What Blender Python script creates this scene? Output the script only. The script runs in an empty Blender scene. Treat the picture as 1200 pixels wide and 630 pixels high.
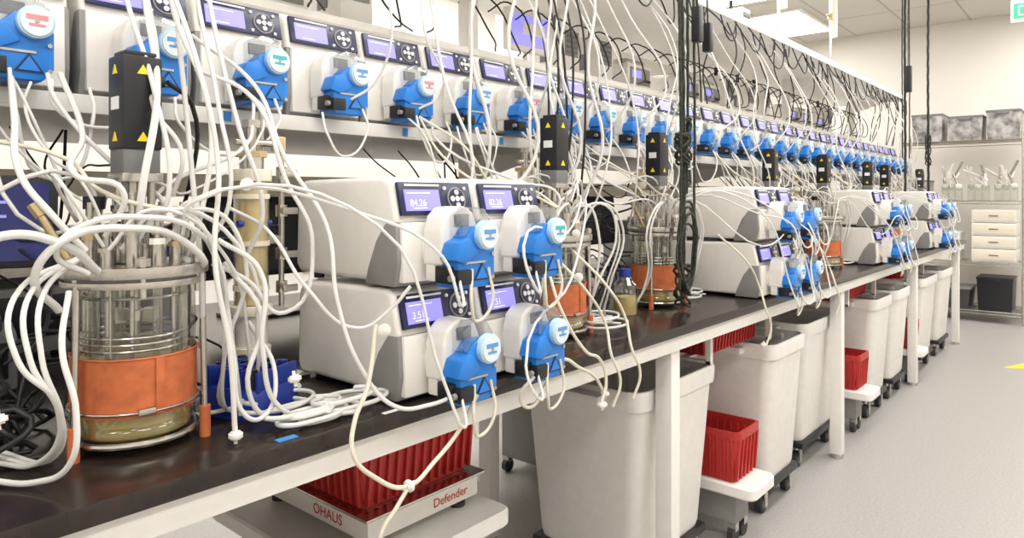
import bpy, bmesh, math, random
from mathutils import Vector, Matrix
random.seed(7)
scene = bpy.context.scene
scene.view_settings.view_transform = 'Standard'
scene.view_settings.look = 'None'
scene.view_settings.exposure = 0.0
COL = scene.collection

# ---------------------------------------------------------------- materials
def mat(name, col, rough=0.45, metal=0.0, noise=0.04, scale=30, bump=0.0, emis=None, estr=0.0, alpha=None, spec=0.5, transl=0.0):
    m = bpy.data.materials.new(name); m.use_nodes = True
    nt = m.node_tree; b = nt.nodes['Principled BSDF']
    b.inputs['Roughness'].default_value = rough
    b.inputs['Metallic'].default_value = metal
    b.inputs['Specular IOR Level'].default_value = spec
    tc = nt.nodes.new('ShaderNodeTexCoord')
    n = nt.nodes.new('ShaderNodeTexNoise'); n.inputs['Scale'].default_value = scale
    nt.links.new(tc.outputs['Object'], n.inputs['Vector'])
    cr = nt.nodes.new('ShaderNodeValToRGB')
    cr.color_ramp.elements[0].position = 0.3; cr.color_ramp.elements[1].position = 0.7
    cr.color_ramp.elements[0].color = tuple(max(0, c*(1-noise)) for c in col)+(1,)
    cr.color_ramp.elements[1].color = tuple(min(1, c*(1+noise)) for c in col)+(1,)
    nt.links.new(n.outputs['Fac'], cr.inputs['Fac'])
    nt.links.new(cr.outputs['Color'], b.inputs['Base Color'])
    if bump:
        bp = nt.nodes.new('ShaderNodeBump'); bp.inputs['Strength'].default_value = bump
        bp.inputs['Distance'].default_value = 0.002
        nt.links.new(n.outputs['Fac'], bp.inputs['Height']); nt.links.new(bp.outputs['Normal'], b.inputs['Normal'])
    if emis:
        b.inputs['Emission Color'].default_value = emis+(1,); b.inputs['Emission Strength'].default_value = estr
    if transl:
        tr = nt.nodes.new('ShaderNodeBsdfTranslucent'); tr.inputs['Color'].default_value = tuple(col)+(1,)
        mx = nt.nodes.new('ShaderNodeMixShader'); mx.inputs['Fac'].default_value = transl
        nt.links.new(b.outputs[0], mx.inputs[1]); nt.links.new(tr.outputs[0], mx.inputs[2])
        nt.links.new(mx.outputs[0], nt.nodes['Material Output'].inputs['Surface'])
    return m

def glassmat(name, tint=(0.95,0.97,0.96), refl=0.12):
    m = bpy.data.materials.new(name); m.use_nodes = True
    nt = m.node_tree; out = nt.nodes['Material Output']
    nt.nodes.remove(nt.nodes['Principled BSDF'])
    t = nt.nodes.new('ShaderNodeBsdfTransparent'); t.inputs['Color'].default_value = tint+(1,)
    g = nt.nodes.new('ShaderNodeBsdfGlossy'); g.inputs['Roughness'].default_value = 0.05
    lw = nt.nodes.new('ShaderNodeLayerWeight'); lw.inputs['Blend'].default_value = 0.35
    ma = nt.nodes.new('ShaderNodeMath'); ma.operation = 'MULTIPLY_ADD'
    ma.inputs[1].default_value = 0.45; ma.inputs[2].default_value = refl*0.5
    nt.links.new(lw.outputs['Facing'], ma.inputs[0])
    mx = nt.nodes.new('ShaderNodeMixShader')
    nt.links.new(ma.outputs[0], mx.inputs['Fac'])
    nt.links.new(t.outputs[0], mx.inputs[1]); nt.links.new(g.outputs[0], mx.inputs[2])
    nt.links.new(mx.outputs[0], out.inputs['Surface'])
    return m

M = {}
M['white'] = mat('white_plastic', (0.81,0.785,0.74), 0.4, noise=0.02)
M['cream'] = mat('cream_paint', (0.78,0.72,0.60), 0.5, noise=0.02)
M['steelwhite'] = mat('powder_coat_white', (0.82,0.80,0.76), 0.4, noise=0.02)
M['grey'] = mat('grey_plastic', (0.16,0.16,0.16), 0.5)
M['lgrey'] = mat('light_grey_plastic', (0.25,0.245,0.235), 0.5)
M['black'] = mat('black_plastic', (0.010,0.010,0.012), 0.4, noise=0.1)
M['navy'] = mat('navy_bezel', (0.012,0.016,0.06), 0.3)
M['lcd'] = mat('lavender_lcd', (0.18,0.16,0.42), 0.3, emis=(0.27,0.25,0.86), estr=1.0)
M['lcdtxt'] = mat('lcd_text', (0.7,0.7,1), 0.5, emis=(0.6,0.6,1.0), estr=0.7)
M['blue'] = mat('pump_head_blue', (0.015,0.19,0.62), 0.35, noise=0.03)
M['lblue'] = mat('knob_pale_blue', (0.45,0.64,0.76), 0.35)
M['knobface'] = mat('knob_face', (0.66,0.76,0.80), 0.4)
M['pink'] = mat('sticker_pink', (0.80,0.28,0.30), 0.5)
M['teal'] = mat('sticker_teal', (0.05,0.42,0.50), 0.5)
M['sblue'] = mat('sticker_blue', (0.10,0.30,0.65), 0.5)
M['clear'] = glassmat('clear_polycarbonate', (0.86,0.88,0.9), 0.2)
M['glass'] = glassmat('borosilicate_glass', (0.93,0.95,0.92), 0.18)
M['steel'] = mat('stainless_steel', (0.58,0.56,0.52), 0.26, metal=1.0, noise=0.08, scale=60)
M['brass'] = mat('brass_fitting', (0.60,0.48,0.28), 0.35, metal=0.8)
M['orange'] = mat('silicone_heater_orange', (0.52,0.135,0.045), 0.65, noise=0.14, scale=45, bump=0.5)
M['liquid'] = mat('broth_liquid', (0.50,0.37,0.13), 0.25, noise=0.1)
M['yellow'] = mat('warning_yellow', (0.90,0.68,0.03), 0.5)
M['tube'] = mat('silicone_tube', (0.86,0.855,0.83), 0.22, noise=0.04, scale=15, transl=0.3)
M['tubeamber'] = mat('amber_tube', (0.84,0.80,0.68), 0.3, transl=0.25)
M['resin'] = mat('column_resin', (0.68,0.52,0.25), 0.3, noise=.08)
M['cable'] = mat('black_cable', (0.012,0.012,0.012), 0.5)
M['rope'] = mat('braided_sleeve', (0.035,0.038,0.026), 0.8, noise=0.6, scale=120, bump=0.8)
M['bluecable'] = mat('blue_rubber', (0.010,0.035,0.28), 0.4)
M['red'] = mat('red_tote_plastic', (0.45,0.025,0.022), 0.4, noise=0.05)
M['bin'] = mat('white_bin_plastic', (0.80,0.78,0.745), 0.45, noise=0.03)
M['bench'] = mat('bench_epoxy_resin', (0.022,0.015,0.012), 0.22, noise=0.35, scale=25)
M['rubber'] = mat('castor_rubber', (0.03,0.03,0.03), 0.6)
M['panel'] = mat('light_diffuser', (1,1,1), 0.5, emis=(1.0,0.97,0.93), estr=4.0)
M['green'] = mat('exit_green', (0.02,0.5,0.15), 0.5, emis=(0.02,0.5,0.15), estr=0.5)
M['darkbox'] = mat('dark_tote', (0.05,0.05,0.055), 0.5)
M['paper'] = mat('label_paper', (0.82,0.82,0.80), 0.6)
M['labelblue'] = mat('label_blue', (0.05,0.25,0.65), 0.6)
M['redtext'] = mat('red_print', (0.50,0.03,0.02), 0.5)
M['screen'] = mat('monitor_screen', (0.01,0.015,0.06), 0.2, emis=(0.02,0.03,0.22), estr=0.35)
M['screen_off'] = mat('monitor_screen_dark', (0.012,0.013,0.02), 0.25)

# ---------------------------------------------------------------- mesh builder
class MB:
    def __init__(self): self.bm = bmesh.new(); self.mats = []
    def mi(self, m):
        if m not in self.mats: self.mats.append(m)
        return self.mats.index(m)
    def put(self, t, m, mw=None, bev=0, seg=2):
        if bev:
            bmesh.ops.bevel(t, geom=list(t.edges), offset=bev, segments=seg, affect='EDGES', profile=0.6, clamp_overlap=True)
        if mw is not None: bmesh.ops.transform(t, matrix=mw, verts=t.verts)
        i = self.mi(m)
        for f in t.faces: f.material_index = i; f.smooth = True
        me = bpy.data.meshes.new('tmp'); t.to_mesh(me); t.free()
        self.bm.from_mesh(me); bpy.data.meshes.remove(me)
    def box(self, c, s, m, bev=0, rot=None, seg=2):
        t = bmesh.new(); bmesh.ops.create_cube(t, size=1)
        bmesh.ops.scale(t, vec=s, verts=t.verts)
        mw = Matrix.Translation(c)
        if rot: mw = mw @ Matrix.Rotation(rot[1], 4, rot[0])
        self.put(t, m, mw, bev, seg)
    def bb(self, lo, hi, m, bev=0):
        self.box([(a+b)/2 for a,b in zip(lo,hi)], [abs(b-a) for a,b in zip(lo,hi)], m, bev)
    def cyl(self, p0, p1, r, m, r2=None, seg=20, cap=True, bev=0):
        p0=Vector(p0); p1=Vector(p1); d=p1-p0
        t = bmesh.new()
        bmesh.ops.create_cone(t, cap_ends=cap, cap_tris=False, segments=seg, radius1=r, radius2=r if r2 is None else r2, depth=d.length)
        q = d.to_track_quat('Z','Y').to_matrix().to_4x4()
        self.put(t, m, Matrix.Translation((p0+p1)/2) @ q, bev)
    def prism(self, pts, axis, a, b, m, bev=0, seg=2):
        t = bmesh.new()
        def P(u,v,w):
            return (w,u,v) if axis=='x' else ((u,w,v) if axis=='y' else (u,v,w))
        v0=[t.verts.new(P(u,v,a)) for u,v in pts]; v1=[t.verts.new(P(u,v,b)) for u,v in pts]
        t.faces.new(v0); t.faces.new(v1[::-1]); n=len(pts)
        for i in range(n): t.faces.new((v0[i],v1[i],v1[(i+1)%n],v0[(i+1)%n]))
        bmesh.ops.recalc_face_normals(t, faces=t.faces)
        self.put(t, m, None, bev, seg)
    def sph(self, c, r, m, sc=(1,1,1), seg=16):
        t = bmesh.new(); bmesh.ops.create_uvsphere(t, u_segments=seg, v_segments=seg//2+2, radius=r)
        bmesh.ops.scale(t, vec=sc, verts=t.verts); self.put(t, m, Matrix.Translation(c))
    def torus(self, c, R, r, m, seg=28, n=8, rot=None):
        t = bmesh.new(); g=[]
        for i in range(seg):
            a=2*math.pi*i/seg
            g.append([t.verts.new(((R+r*math.cos(2*math.pi*j/n))*math.cos(a),(R+r*math.cos(2*math.pi*j/n))*math.sin(a),r*math.sin(2*math.pi*j/n))) for j in range(n)])
        for i in range(seg):
            for j in range(n):
                t.faces.new((g[i][j],g[(i+1)%seg][j],g[(i+1)%seg][(j+1)%n],g[i][(j+1)%n]))
        mw=Matrix.Translation(c)
        if rot: mw = mw @ Matrix.Rotation(rot[1],4,rot[0])
        self.put(t, m, mw)
    def loft(self, secs, m, capb=True, capt=False, n=5):
        t = bmesh.new(); rings=[]
        for z,hx,hy,r,cx,cy in secs:
            ring=[]
            for k,(sx,sy) in enumerate([(1,1),(-1,1),(-1,-1),(1,-1)]):
                for j in range(n):
                    a = math.pi/2*(k + j/(n-1))
                    ring.append(t.verts.new((cx+sx*(hx-r)+r*math.cos(a), cy+sy*(hy-r)+r*math.sin(a), z)))
            rings.append(ring)
        N=len(rings[0])
        for a,b in zip(rings,rings[1:]):
            for i in range(N): t.faces.new((a[i],a[(i+1)%N],b[(i+1)%N],b[i]))
        if capb: t.faces.new(rings[0][::-1])
        if capt: t.faces.new(rings[-1])
        self.put(t, m)
    def mesh(self, name):
        me = bpy.data.meshes.new(name); self.bm.to_mesh(me); self.bm.free()
        for m in self.mats: me.materials.append(M[m])
        me.set_sharp_from_angle(angle=math.radians(38))
        return me
    def obj(self, name, loc=(0,0,0), rz=0):
        return inst(name, self.mesh(name), loc, rz)
def inst(name, me, loc=(0,0,0), rz=0, parent=None):
    o = bpy.data.objects.new(name, me); o.location = loc; o.rotation_euler = (0,0,rz)
    COL.objects.link(o)
    if parent: o.parent = parent
    return o

def curve(name, tubes, m, loc=(0,0,0), parent=None, res=6, bres=2):
    cu = bpy.data.curves.new(name,'CURVE'); cu.dimensions='3D'
    cu.bevel_depth=0.001; cu.bevel_resolution=bres; cu.resolution_u=res; cu.use_fill_caps=True
    for pts,r in tubes:
        s = cu.splines.new('BEZIER'); s.bezier_points.add(len(pts)-1)
        for bp,p in zip(s.bezier_points,pts):
            bp.co=p; bp.handle_left_type='AUTO'; bp.handle_right_type='AUTO'; bp.radius=r/0.001
    cu.materials.append(M[m])
    o = bpy.data.objects.new(name, cu); o.location=loc; COL.objects.link(o)
    if parent: o.parent=parent
    return o

# ================================================================= ROOM
H=3.3; X0,X1=-3.0,9.4; Y0,Y1=-2.6,4.8
def slab(name, lo, hi, m):
    b=MB(); b.bb(lo,hi,m); return b.obj(name)
M['floor']=mat('vinyl_floor', (0.385,0.37,0.355), 0.42, noise=0.10, scale=90)
M['wall']=mat('wall_paint', (0.74,0.705,0.65), 0.6, noise=0.01, scale=3)
cm = bpy.data.materials.new('ceiling_tiles'); cm.use_nodes=True
nt=cm.node_tree; bs=nt.nodes['Principled BSDF']; bs.inputs['Roughness'].default_value=0.8
tc=nt.nodes.new('ShaderNodeTexCoord'); br=nt.nodes.new('ShaderNodeTexBrick')
br.offset=0; br.inputs['Scale'].default_value=1; br.inputs['Brick Width'].default_value=1.2; br.inputs['Row Height'].default_value=0.6
br.inputs['Mortar Size'].default_value=0.012
br.inputs['Color1'].default_value=(0.68,0.65,0.59,1); br.inputs['Color2'].default_value=(0.66,0.63,0.57,1); br.inputs['Mortar'].default_value=(0.45,0.43,0.4,1)
nt.links.new(tc.outputs['Object'], br.inputs['Vector']); nt.links.new(br.outputs['Color'], bs.inputs['Base Color'])
M['ceil']=cm
slab('floor',(X0,Y0,-0.1),(X1,Y1,0),'floor')
slab('ceiling',(X0,Y0,H),(X1,Y1,H+0.1),'ceil')
slab('wall_end',(X1,Y0,0),(X1+0.1,Y1,H),'wall')
slab('wall_start',(X0-0.1,Y0,0),(X0,Y1,H),'wall')
slab('wall_far',(X0,Y1,0),(X1,Y1+0.1,H),'wall')
slab('wall_near',(X0,Y0-0.1,0),(X1,Y0,H),'wall')
M['base']=mat('baseboard_rubber',(0.35,0.34,0.32),0.6)
slab('baseboard_end',(X1-0.012,Y0,0),(X1,Y1,0.1),'base')
tb=MB()
tb.box((0,0,-0.012),(1.22,0.62,0.024),'steelwhite',0.004)
tb.box((0,0,-0.027),(1.14,0.54,0.008),'panel')
tme=tb.mesh('ceiling_light')
for y in (-1.2,0.3,2.8,4.0):  # rearmost row is added fill, put in to brighten the far wall
    for x in ((-1.6,0.4,2.4,4.4,6.4,8.2) if y<4 else (0.4,2.4,4.4,6.4)):
        o=inst('ceiling_light', tme, (x,y,H))
        L=bpy.data.lights.new('lamp','AREA'); L.shape='RECTANGLE'; L.size=1.12; L.size_y=0.52; L.energy=22.5; L.color=(1,0.97,0.93)
        lo=bpy.data.objects.new('lamp',L); lo.location=(0,0,-0.04); lo.parent=o; COL.objects.link(lo)
b=MB(); b.bb((3.3,2.62,0),(3.65,2.97,H),'steelwhite',0.01); b.obj('structural_column')
b=MB(); b.bb((7.0,0.36,2.72),(7.04,0.62,2.9),'paper',0.004); b.bb((6.992,0.385,2.75),(7.0,0.60,2.87),'green')
b.bb((6.99,0.56,2.77),(6.994,0.57,2.85),'paper'); b.bb((6.99,0.52,2.77),(6.994,0.555,2.78),'paper'); b.bb((6.99,0.52,2.84),(6.994,0.555,2.85),'paper')
b.cyl((7.02,0.49,2.9),(7.02,0.49,H),0.008,'steel'); b.obj('exit_sign')
b=MB(); b.prism([(6.45,0.62),(6.95,0.42),(6.6,0.30)],'z',0.0,0.002,'yellow'); b.obj('floor_decal')

# ================================================================= BENCH
BT=0.91; YB=0.98; BX0,BX1=-1.6,7.42; YR=2.5
b=MB()
b.bb((BX0,YB,BT-0.03),(BX1,YR,BT),'bench',0.003)
b.bb((BX0+0.02,YB+0.015,BT-0.078),(BX1-0.02,YB+0.055,BT-0.03),'steelwhite',0.003)
b.bb((BX0+0.02,YR-0.06,BT-0.078),(BX1-0.02,YR-0.02,BT-0.03),'steelwhite')
b.bb((BX0+0.02,YB+0.06,BT-0.078),(BX0+0.06,YR-0.06,BT-0.03),'steelwhite')
legs=[-1.565,0.19,1.944,3.70,5.455,7.21]
for x in legs:
    for y in (1.035,1.78,YR-0.06):
        b.bb((x-0.028,y-0.028,0.02),(x+0.028,y+0.028,BT-0.03),'steelwhite',0.005)
        b.cyl((x,y,0),(x,y,0.02),0.03,'steel')
    b.bb((x-0.02,1.05,BT-0.078),(x+0.02,YR-0.06,BT-0.032),'steelwhite')
    b.bb((x-0.015,1.81,0.18),(x+0.015,YR-0.07,0.22),'steelwhite')
YS=1.45; SZ=1.49; TZ=2.235
for x in legs:
    b.bb((x-0.025,1.86,BT),(x+0.025,1.92,TZ+0.05),'steelwhite',0.003)
    b.prism([(1.47,SZ-0.035),(1.88,SZ-0.035),(1.88,SZ-0.14)],'x',x-0.004,x+0.004,'steelwhite')
    b.prism([(1.47,TZ-0.035),(1.88,TZ-0.035),(1.88,TZ-0.14)],'x',x-0.004,x+0.004,'steelwhite')
b.bb((BX0,YS,SZ-0.035),(BX1,2.3,SZ),'steelwhite',0.003)
b.bb((0.2,YS,TZ-0.04),(BX1,2.3,TZ),'steelwhite',0.003)
b.bb((BX0,1.84,1.84),(BX1,2.25,1.865),'steelwhite',0.003)
b.bb((BX0,1.84,1.30),(BX1,1.87,1.36),'cream',0.003)
for i in range(16):
    x=0.32+i*0.45+random.uniform(-.05,.05)
    b.bb((x,YS-0.003,SZ-0.028),(x+0.05,YS,SZ-0.006),'paper')
    b.bb((x,YS-0.004,SZ-0.028),(x+0.018,YS-0.003,SZ-0.006),'labelblue')
b.obj('laboratory_bench')

# ================================================================= PUMP
HX=0.102
def pump_mesh(name, sticker, h=0.214):
    b=MB(); W=0.212; e=h-0.214
    prof=[(0.055,0.012),(0.335,0.012),(0.348,0.03),(0.342,h-0.024),(0.32,h-0.004),(0.05,h),(0.028,h-0.01),(0.010,0.13+e),(0.022,0.10),(0.05,0.06)]
    b.prism(prof,'x',0.002,W-0.002,'white',0.011,3)
    b.prism([(0.014,0.004),(0.105,0.004),(0.095,0.035),(0.070,0.09),(0.040,0.128+e),(0.010,0.128+e),(0.004,0.05)],'x',0.0,W,'lgrey',0.006)
    b.prism([(-0.001,0.012),(0.02,0.012),(0.02,0.126+e),(0.003,0.126+e)],'x',0.010,W-0.010,'white',0.004)
    a=math.atan2(0.018,0.075); rot=('X',-a)
    cy,cz=0.017,0.170+e
    def F(x,u,off,sx,sz,m,th=0.004,bev=0):
        y=cy+u*math.sin(a)-off*math.cos(a); z=cz+u*math.cos(a)+off*math.sin(a)
        b.box((x,y,z),(sx,th,sz),m,bev,rot=rot)
    F(W/2,0,0.004,0.194,0.066,'navy',0.008,0.003)
    F(0.066,-0.004,0.009,0.090,0.042,'lcd',0.002)
    for k,(u,w) in enumerate([(0.010,0.06),(-0.020,0.035)]): F(0.056,u,0.0105,w,0.002,'lcdtxt',0.001)
    F(0.07,0.026,0.009,0.09,0.004,'paper',0.001)
    kx=0.158
    dirv=Vector((0,-math.cos(a),math.sin(a)))
    c=Vector((kx,cy,cz-0.002))+dirv*0.008
    b.cyl(c,c+dirv*0.003,0.025,'lgrey',seg=24); b.cyl(c,c+dirv*0.004,0.0215,'navy',seg=24)
    for (dx,du) in [(0,0),(0.0135,0),(-0.0135,0),(0,0.0135),(0,-0.0135)]:
        p=c+Vector((dx,du*math.sin(a),du*math.cos(a)))
        b.cyl(p,p+dirv*0.006,0.0056,'white',seg=12)
    for du,dx in ((0.022,-0.030),(-0.022,-0.030),(0.022,0.026),(-0.022,0.026)):
        p=c+Vector((dx,du*math.sin(a),du*math.cos(a))); b.cyl(p,p+dirv*0.004,0.0035,'white',seg=10)
    hx=HX
    b.cyl((hx,0.005,0.072),(hx,-0.026,0.072),0.044,'steelwhite',seg=28,bev=0.002)
    arch=[(hx-0.052,0.045),(hx-0.052,0.112),(hx-0.044,0.138),(hx-0.024,0.155),(hx+0.012,0.157),(hx+0.034,0.144),(hx+0.046,0.118),(hx+0.046,0.085),(hx+0.02,0.10),(hx-0.012,0.10),(hx-0.022,0.045)]
    b.prism(arch,'y',-0.062,-0.010,'white',0.007,3)
    b.prism([(hx-0.05,0.015),(hx+0.04,0.015),(hx+0.044,0.06),(hx+0.03,0.1),(hx-0.03,0.1),(hx-0.05,0.06)],'y',-0.042,-0.016,'white',0.004)
    b.prism([(hx-0.030,0.10),(hx+0.045,0.10),(hx+0.050,0.128),(hx+0.032,0.152),(hx-0.005,0.156),(hx-0.032,0.140)],'y',-0.094,-0.058,'clear',0.003)
    b.bb((hx-0.02,-0.060,0.118),(hx+0.02,-0.064,0.142),'lgrey',0.002)
    body=[(hx-0.042,0.004),(hx+0.036,0.004),(hx+0.054,0.026),(hx+0.054,0.088),(hx+0.036,0.118),(hx-0.004,0.118),(hx-0.026,0.094),(hx-0.048,0.060)]
    b.prism(body,'y',-0.100,-0.036,'blue',0.005,2)
    b.prism([(hx-0.058,0.058),(hx-0.046,0.090),(hx-0.02,0.099),(hx+0.004,0.068),(hx-0.03,0.050)],'y',-0.106,-0.060,'blue',0.005)
    b.bb((hx-0.058,-0.088,0.014),(hx-0.030,-0.050,0.046),'black',0.003)
    b.bb((hx-0.052,-0.107,0.012),(hx-0.016,-0.086,0.040),'black',0.003)
    b.cyl((hx-0.055,-0.096,0.026),(hx-0.064,-0.096,0.026),0.006,'lgrey',seg=10)
    b.bb((hx-0.03,-0.102,0.050),(hx+0.026,-0.099,0.054),'steel')
    kz=0.102
    b.cyl((hx+0.024,-0.096,kz),(hx+0.024,-0.112,kz),0.028,'lblue',seg=28,bev=0.002)
    b.cyl((hx+0.024,-0.112,kz),(hx+0.024,-0.115,kz),0.024,'knobface',seg=28)
    b.bb((hx+0.008,-0.1158,kz+0.003),(hx+0.040,-0.115,kz+0.011),sticker)
    b.bb((hx+0.012,-0.1158,kz-0.008),(hx+0.036,-0.115,kz-0.004),sticker)
    b.cyl((hx+0.024,-0.115,kz),(hx+0.024,-0.117,kz),0.003,'steel',seg=10)
    b.prism([(hx-0.006,0.018),(hx+0.016,0.050),(hx+0.038,0.018)],'y',-0.102,-0.0995,'navy')
    b.prism([(hx+0.0,0.021),(hx+0.016,0.045),(hx+0.032,0.021)],'y',-0.1028,-0.1018,'blue')
    for dx,dz in ((-0.035,0.086),(0.046,0.022),(0.046,0.066)):
        b.cyl((hx+dx,-0.098,dz),(hx+dx,-0.103,dz),0.004,'steel',seg=8)
    for xx in (0.03,W-0.03):
        for y in (0.06,0.30): b.cyl((xx,y,0),(xx,y,0.014),0.011,'rubber',seg=12)
    return b.mesh(name)
PM=[pump_mesh('peristaltic_pump',s) for s in ('sblue','pink','teal')]
PS=[pump_mesh('peristaltic_pump',s,0.252) for s in ('sblue','pink','teal')]
def text(parent, s, loc, rot, size, m, name='label'):
    cu=bpy.data.curves.new(name,'FONT'); cu.body=s; cu.size=size; cu.extrude=0.0004; cu.materials.append(M[m])
    o=bpy.data.objects.new(name,cu); o.location=loc; o.rotation_euler=rot; o.parent=parent; COL.objects.link(o); return o
heads=[]
k=0
for cx in (0.850,2.61,4.33,5.88):
    for lv in (0,1):
        for c in (0,1):
            x=cx+c*0.222; z=BT+lv*0.2145
            y=1.0 if lv==0 else 1.006
            o=inst('peristaltic_pump', PM[2] if (k==3) else PM[0],(x,y,z))
            if cx<1:
                aa=math.atan2(0.018,0.075)
                text(o,['3.51','7.51','84.26','82.26'][k],(0.032,0.0040,0.157),(math.pi/2-aa,0,0),0.019,'lcdtxt','readout')
            heads.append(Vector((x+HX,y-0.07,z)))
            k+=1
sheads=[]
x=0.02; i=0
while x<7.1:
    jit=random.uniform(-0.004,0.004); yy=1.47+random.uniform(0,0.012)
    inst('peristaltic_pump', PS[[0,1,0,2,0,1][i%6]], (x+jit,yy,SZ)); sheads.append(Vector((x+HX,yy-0.07,SZ)))
    x+=0.2225; i+=1

# ================================================================= REACTOR
def reactor_mesh():
    b=MB(); r0=0.088
    b.cyl((0,0,0.028),(0,0,0.14),r0-.006,'liquid',seg=36); b.sph((0,0,0.03),r0-.006,'liquid',(1,1,0.3),28)
    b.cyl((0,0,0.03),(0,0,0.262),r0,'glass',seg=40,cap=False); b.sph((0,0,0.032),r0,'glass',(1,1,0.32),32)
    b.cyl((0,0,0.060),(0,0,0.146),r0+.0025,'orange',seg=40,cap=False)
    b.torus((0,0,0.146),r0+.0025,0.0016,'orange'); b.torus((0,0,0.060),r0+.0025,0.0016,'orange')
    b.torus((0,0,0.066),r0+.005,0.0024,'steel',seg=40)
    b.box((0.0,-(r0+.004),0.103),(0.012,0.004,0.084),'orange',0.001)
    b.box((-0.02,-(r0+.006),0.068),(0.025,0.008,0.010),'steel',0.002)
    b.torus((0,0,0.018),0.09,0.005,'steel')
    for a in (200,320,80):
        ca,sa=math.cos(math.radians(a)),math.sin(math.radians(a))
        b.cyl((0.106*ca,0.106*sa,0.0),(0.101*ca,0.101*sa,0.258),0.005,'steel',seg=10)
        b.cyl((0.106*ca,0.106*sa,0.0),(0.106*ca,0.106*sa,0.05),0.0085,'orange',seg=12)
    b.cyl((0,0,0.252),(0,0,0.262),0.104,'steel',seg=40,bev=0.001)
    b.cyl((0,0,0.267),(0,0,0.284),0.108,'steel',seg=40,bev=0.002)
    b.cyl((0,0,0.260),(0,0,0.268),0.097,'lgrey',seg=36)
    for i in range(6):
        a=math.radians(i*60+15); x,y=0.097*math.cos(a),0.097*math.sin(a)
        b.cyl((x,y,0.238),(x,y,0.300),0.005,'steel',seg=10); b.cyl((x,y,0.286),(x,y,0.298),0.011,'steel',seg=8)
    for i in range(12):
        a=math.radians(i*30+5); R=0.068; x,y=R*math.cos(a),R*math.sin(a); hh=[0.05,0.075,0.04,0.09,0.06][i%5]
        b.cyl((x,y,0.284),(x,y,0.286+hh*0.5),0.0095,'steel',seg=14)
        b.cyl((x,y,0.286+hh*0.5),(x,y,0.286+hh*0.65),0.012,['steel','white','brass','steel'][i%4],seg=8)
        b.cyl((x,y,0.286+hh*0.65),(x,y,0.286+hh+0.02),0.0045,'steel',seg=10)
        b.cyl((x*.95,y*.95,0.06+0.01*(i%4)),(x*.95,y*.95,0.27),0.0035+0.0014*(i%2),'steel' if i%3 else 'glass',seg=10)
    b.cyl((0,0,0.05),(0,0,0.29),0.0055,'steel',seg=12)
    for z in (0.16,0.20):
        b.cyl((0,0,z-0.008),(0,0,z+0.008),0.012,'steel',seg=12)
        for a in range(6):
            an=a*math.pi/3; b.box((0.024*math.cos(an),0.024*math.sin(an),z),(0.022,0.003,0.02),'steel',rot=('Z',an))
    for a in (45,135,225,315):
        an=math.radians(a); b.box((0.074*math.cos(an),0.074*math.sin(an),0.175),(0.014,0.0022,0.17),'steel',rot=('Z',an))
    for z in (0.155,0.165,0.175,0.235): b.torus((0,0,z),0.076,0.0025,'steel')
    b.cyl((0,0,0.286),(0,0,0.316),0.032,'steel',seg=24,bev=0.002); b.cyl((0,0,0.316),(0,0,0.366),0.020,'steel',seg=20)
    b.cyl((0,0,0.366),(0,0,0.376),0.035,'steel',seg=24)
    for s in (-1,1): b.cyl((0.024*s,0.0,0.376),(0.024*s,0,0.415),0.006,'steel',seg=10); b.cyl((0,0.024*s,0.376),(0,0.024*s,0.415),0.006,'steel',seg=10)
    b.cyl((0,0,0.376),(0,0,0.415),0.013,'steel',seg=12)
    b.box((0,0,0.420),(0.062,0.062,0.014),'steel',0.002)
    b.box((0,0,0.445),(0.056,0.056,0.04),'grey',0.003)
    b.box((0,0,0.538),(0.060,0.060,0.148),'black',0.004)
    b.box((0,0,0.615),(0.048,0.048,0.010),'black',0.003)
    b.cyl((0.028,0.01,0.58),(0.048,0.01,0.58),0.009,'black',seg=12)
    for z in (0.590,0.484):
        b.prism([(-0.009,z-0.007),(0.009,z-0.007),(0,z+0.008)],'y',-0.0312,-0.030,'yellow')
        b.prism([(-0.009,z-0.007),(0.009,z-0.007),(0,z+0.008)],'x',-0.0312,-0.030,'yellow')
    b.box((-0.0305,0,0.537),(0.001,0.03,0.02),'paper')
    b.cyl((0.045,-0.05,0.286),(0.05,-0.055,0.36),0.011,'glass',seg=14); b.cyl((0.05,-0.055,0.36),(0.05,-0.055,0.375),0.014,'white',seg=14)
    b.cyl((-0.05,0.03,0.3),(-0.05,0.03,0.37),0.012,'steel',seg=12); b.cyl((-0.05,0.03,0.37),(-0.05,0.03,0.39),0.016,'black',seg=12)
    b.cyl((-0.09,0.0,0.285),(-0.125,0.02,0.36),0.006,'brass',seg=10); b.cyl((-0.125,0.02,0.36),(-0.135,0.027,0.378),0.008,'brass',seg=8)
    return b.mesh('glass_bioreactor')
RM=reactor_mesh()
reactors=[(0.458,1.19),(1.585,1.20),(2.25,1.24),(3.38,1.25),(4.04,1.20),(5.05,1.22),(5.66,1.25),(6.7,1.22),(7.15,1.3)]
for i,(x,y) in enumerate(reactors): inst('glass_bioreactor',RM,(x,y,BT),rz=0.12*math.sin(i*3))

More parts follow.
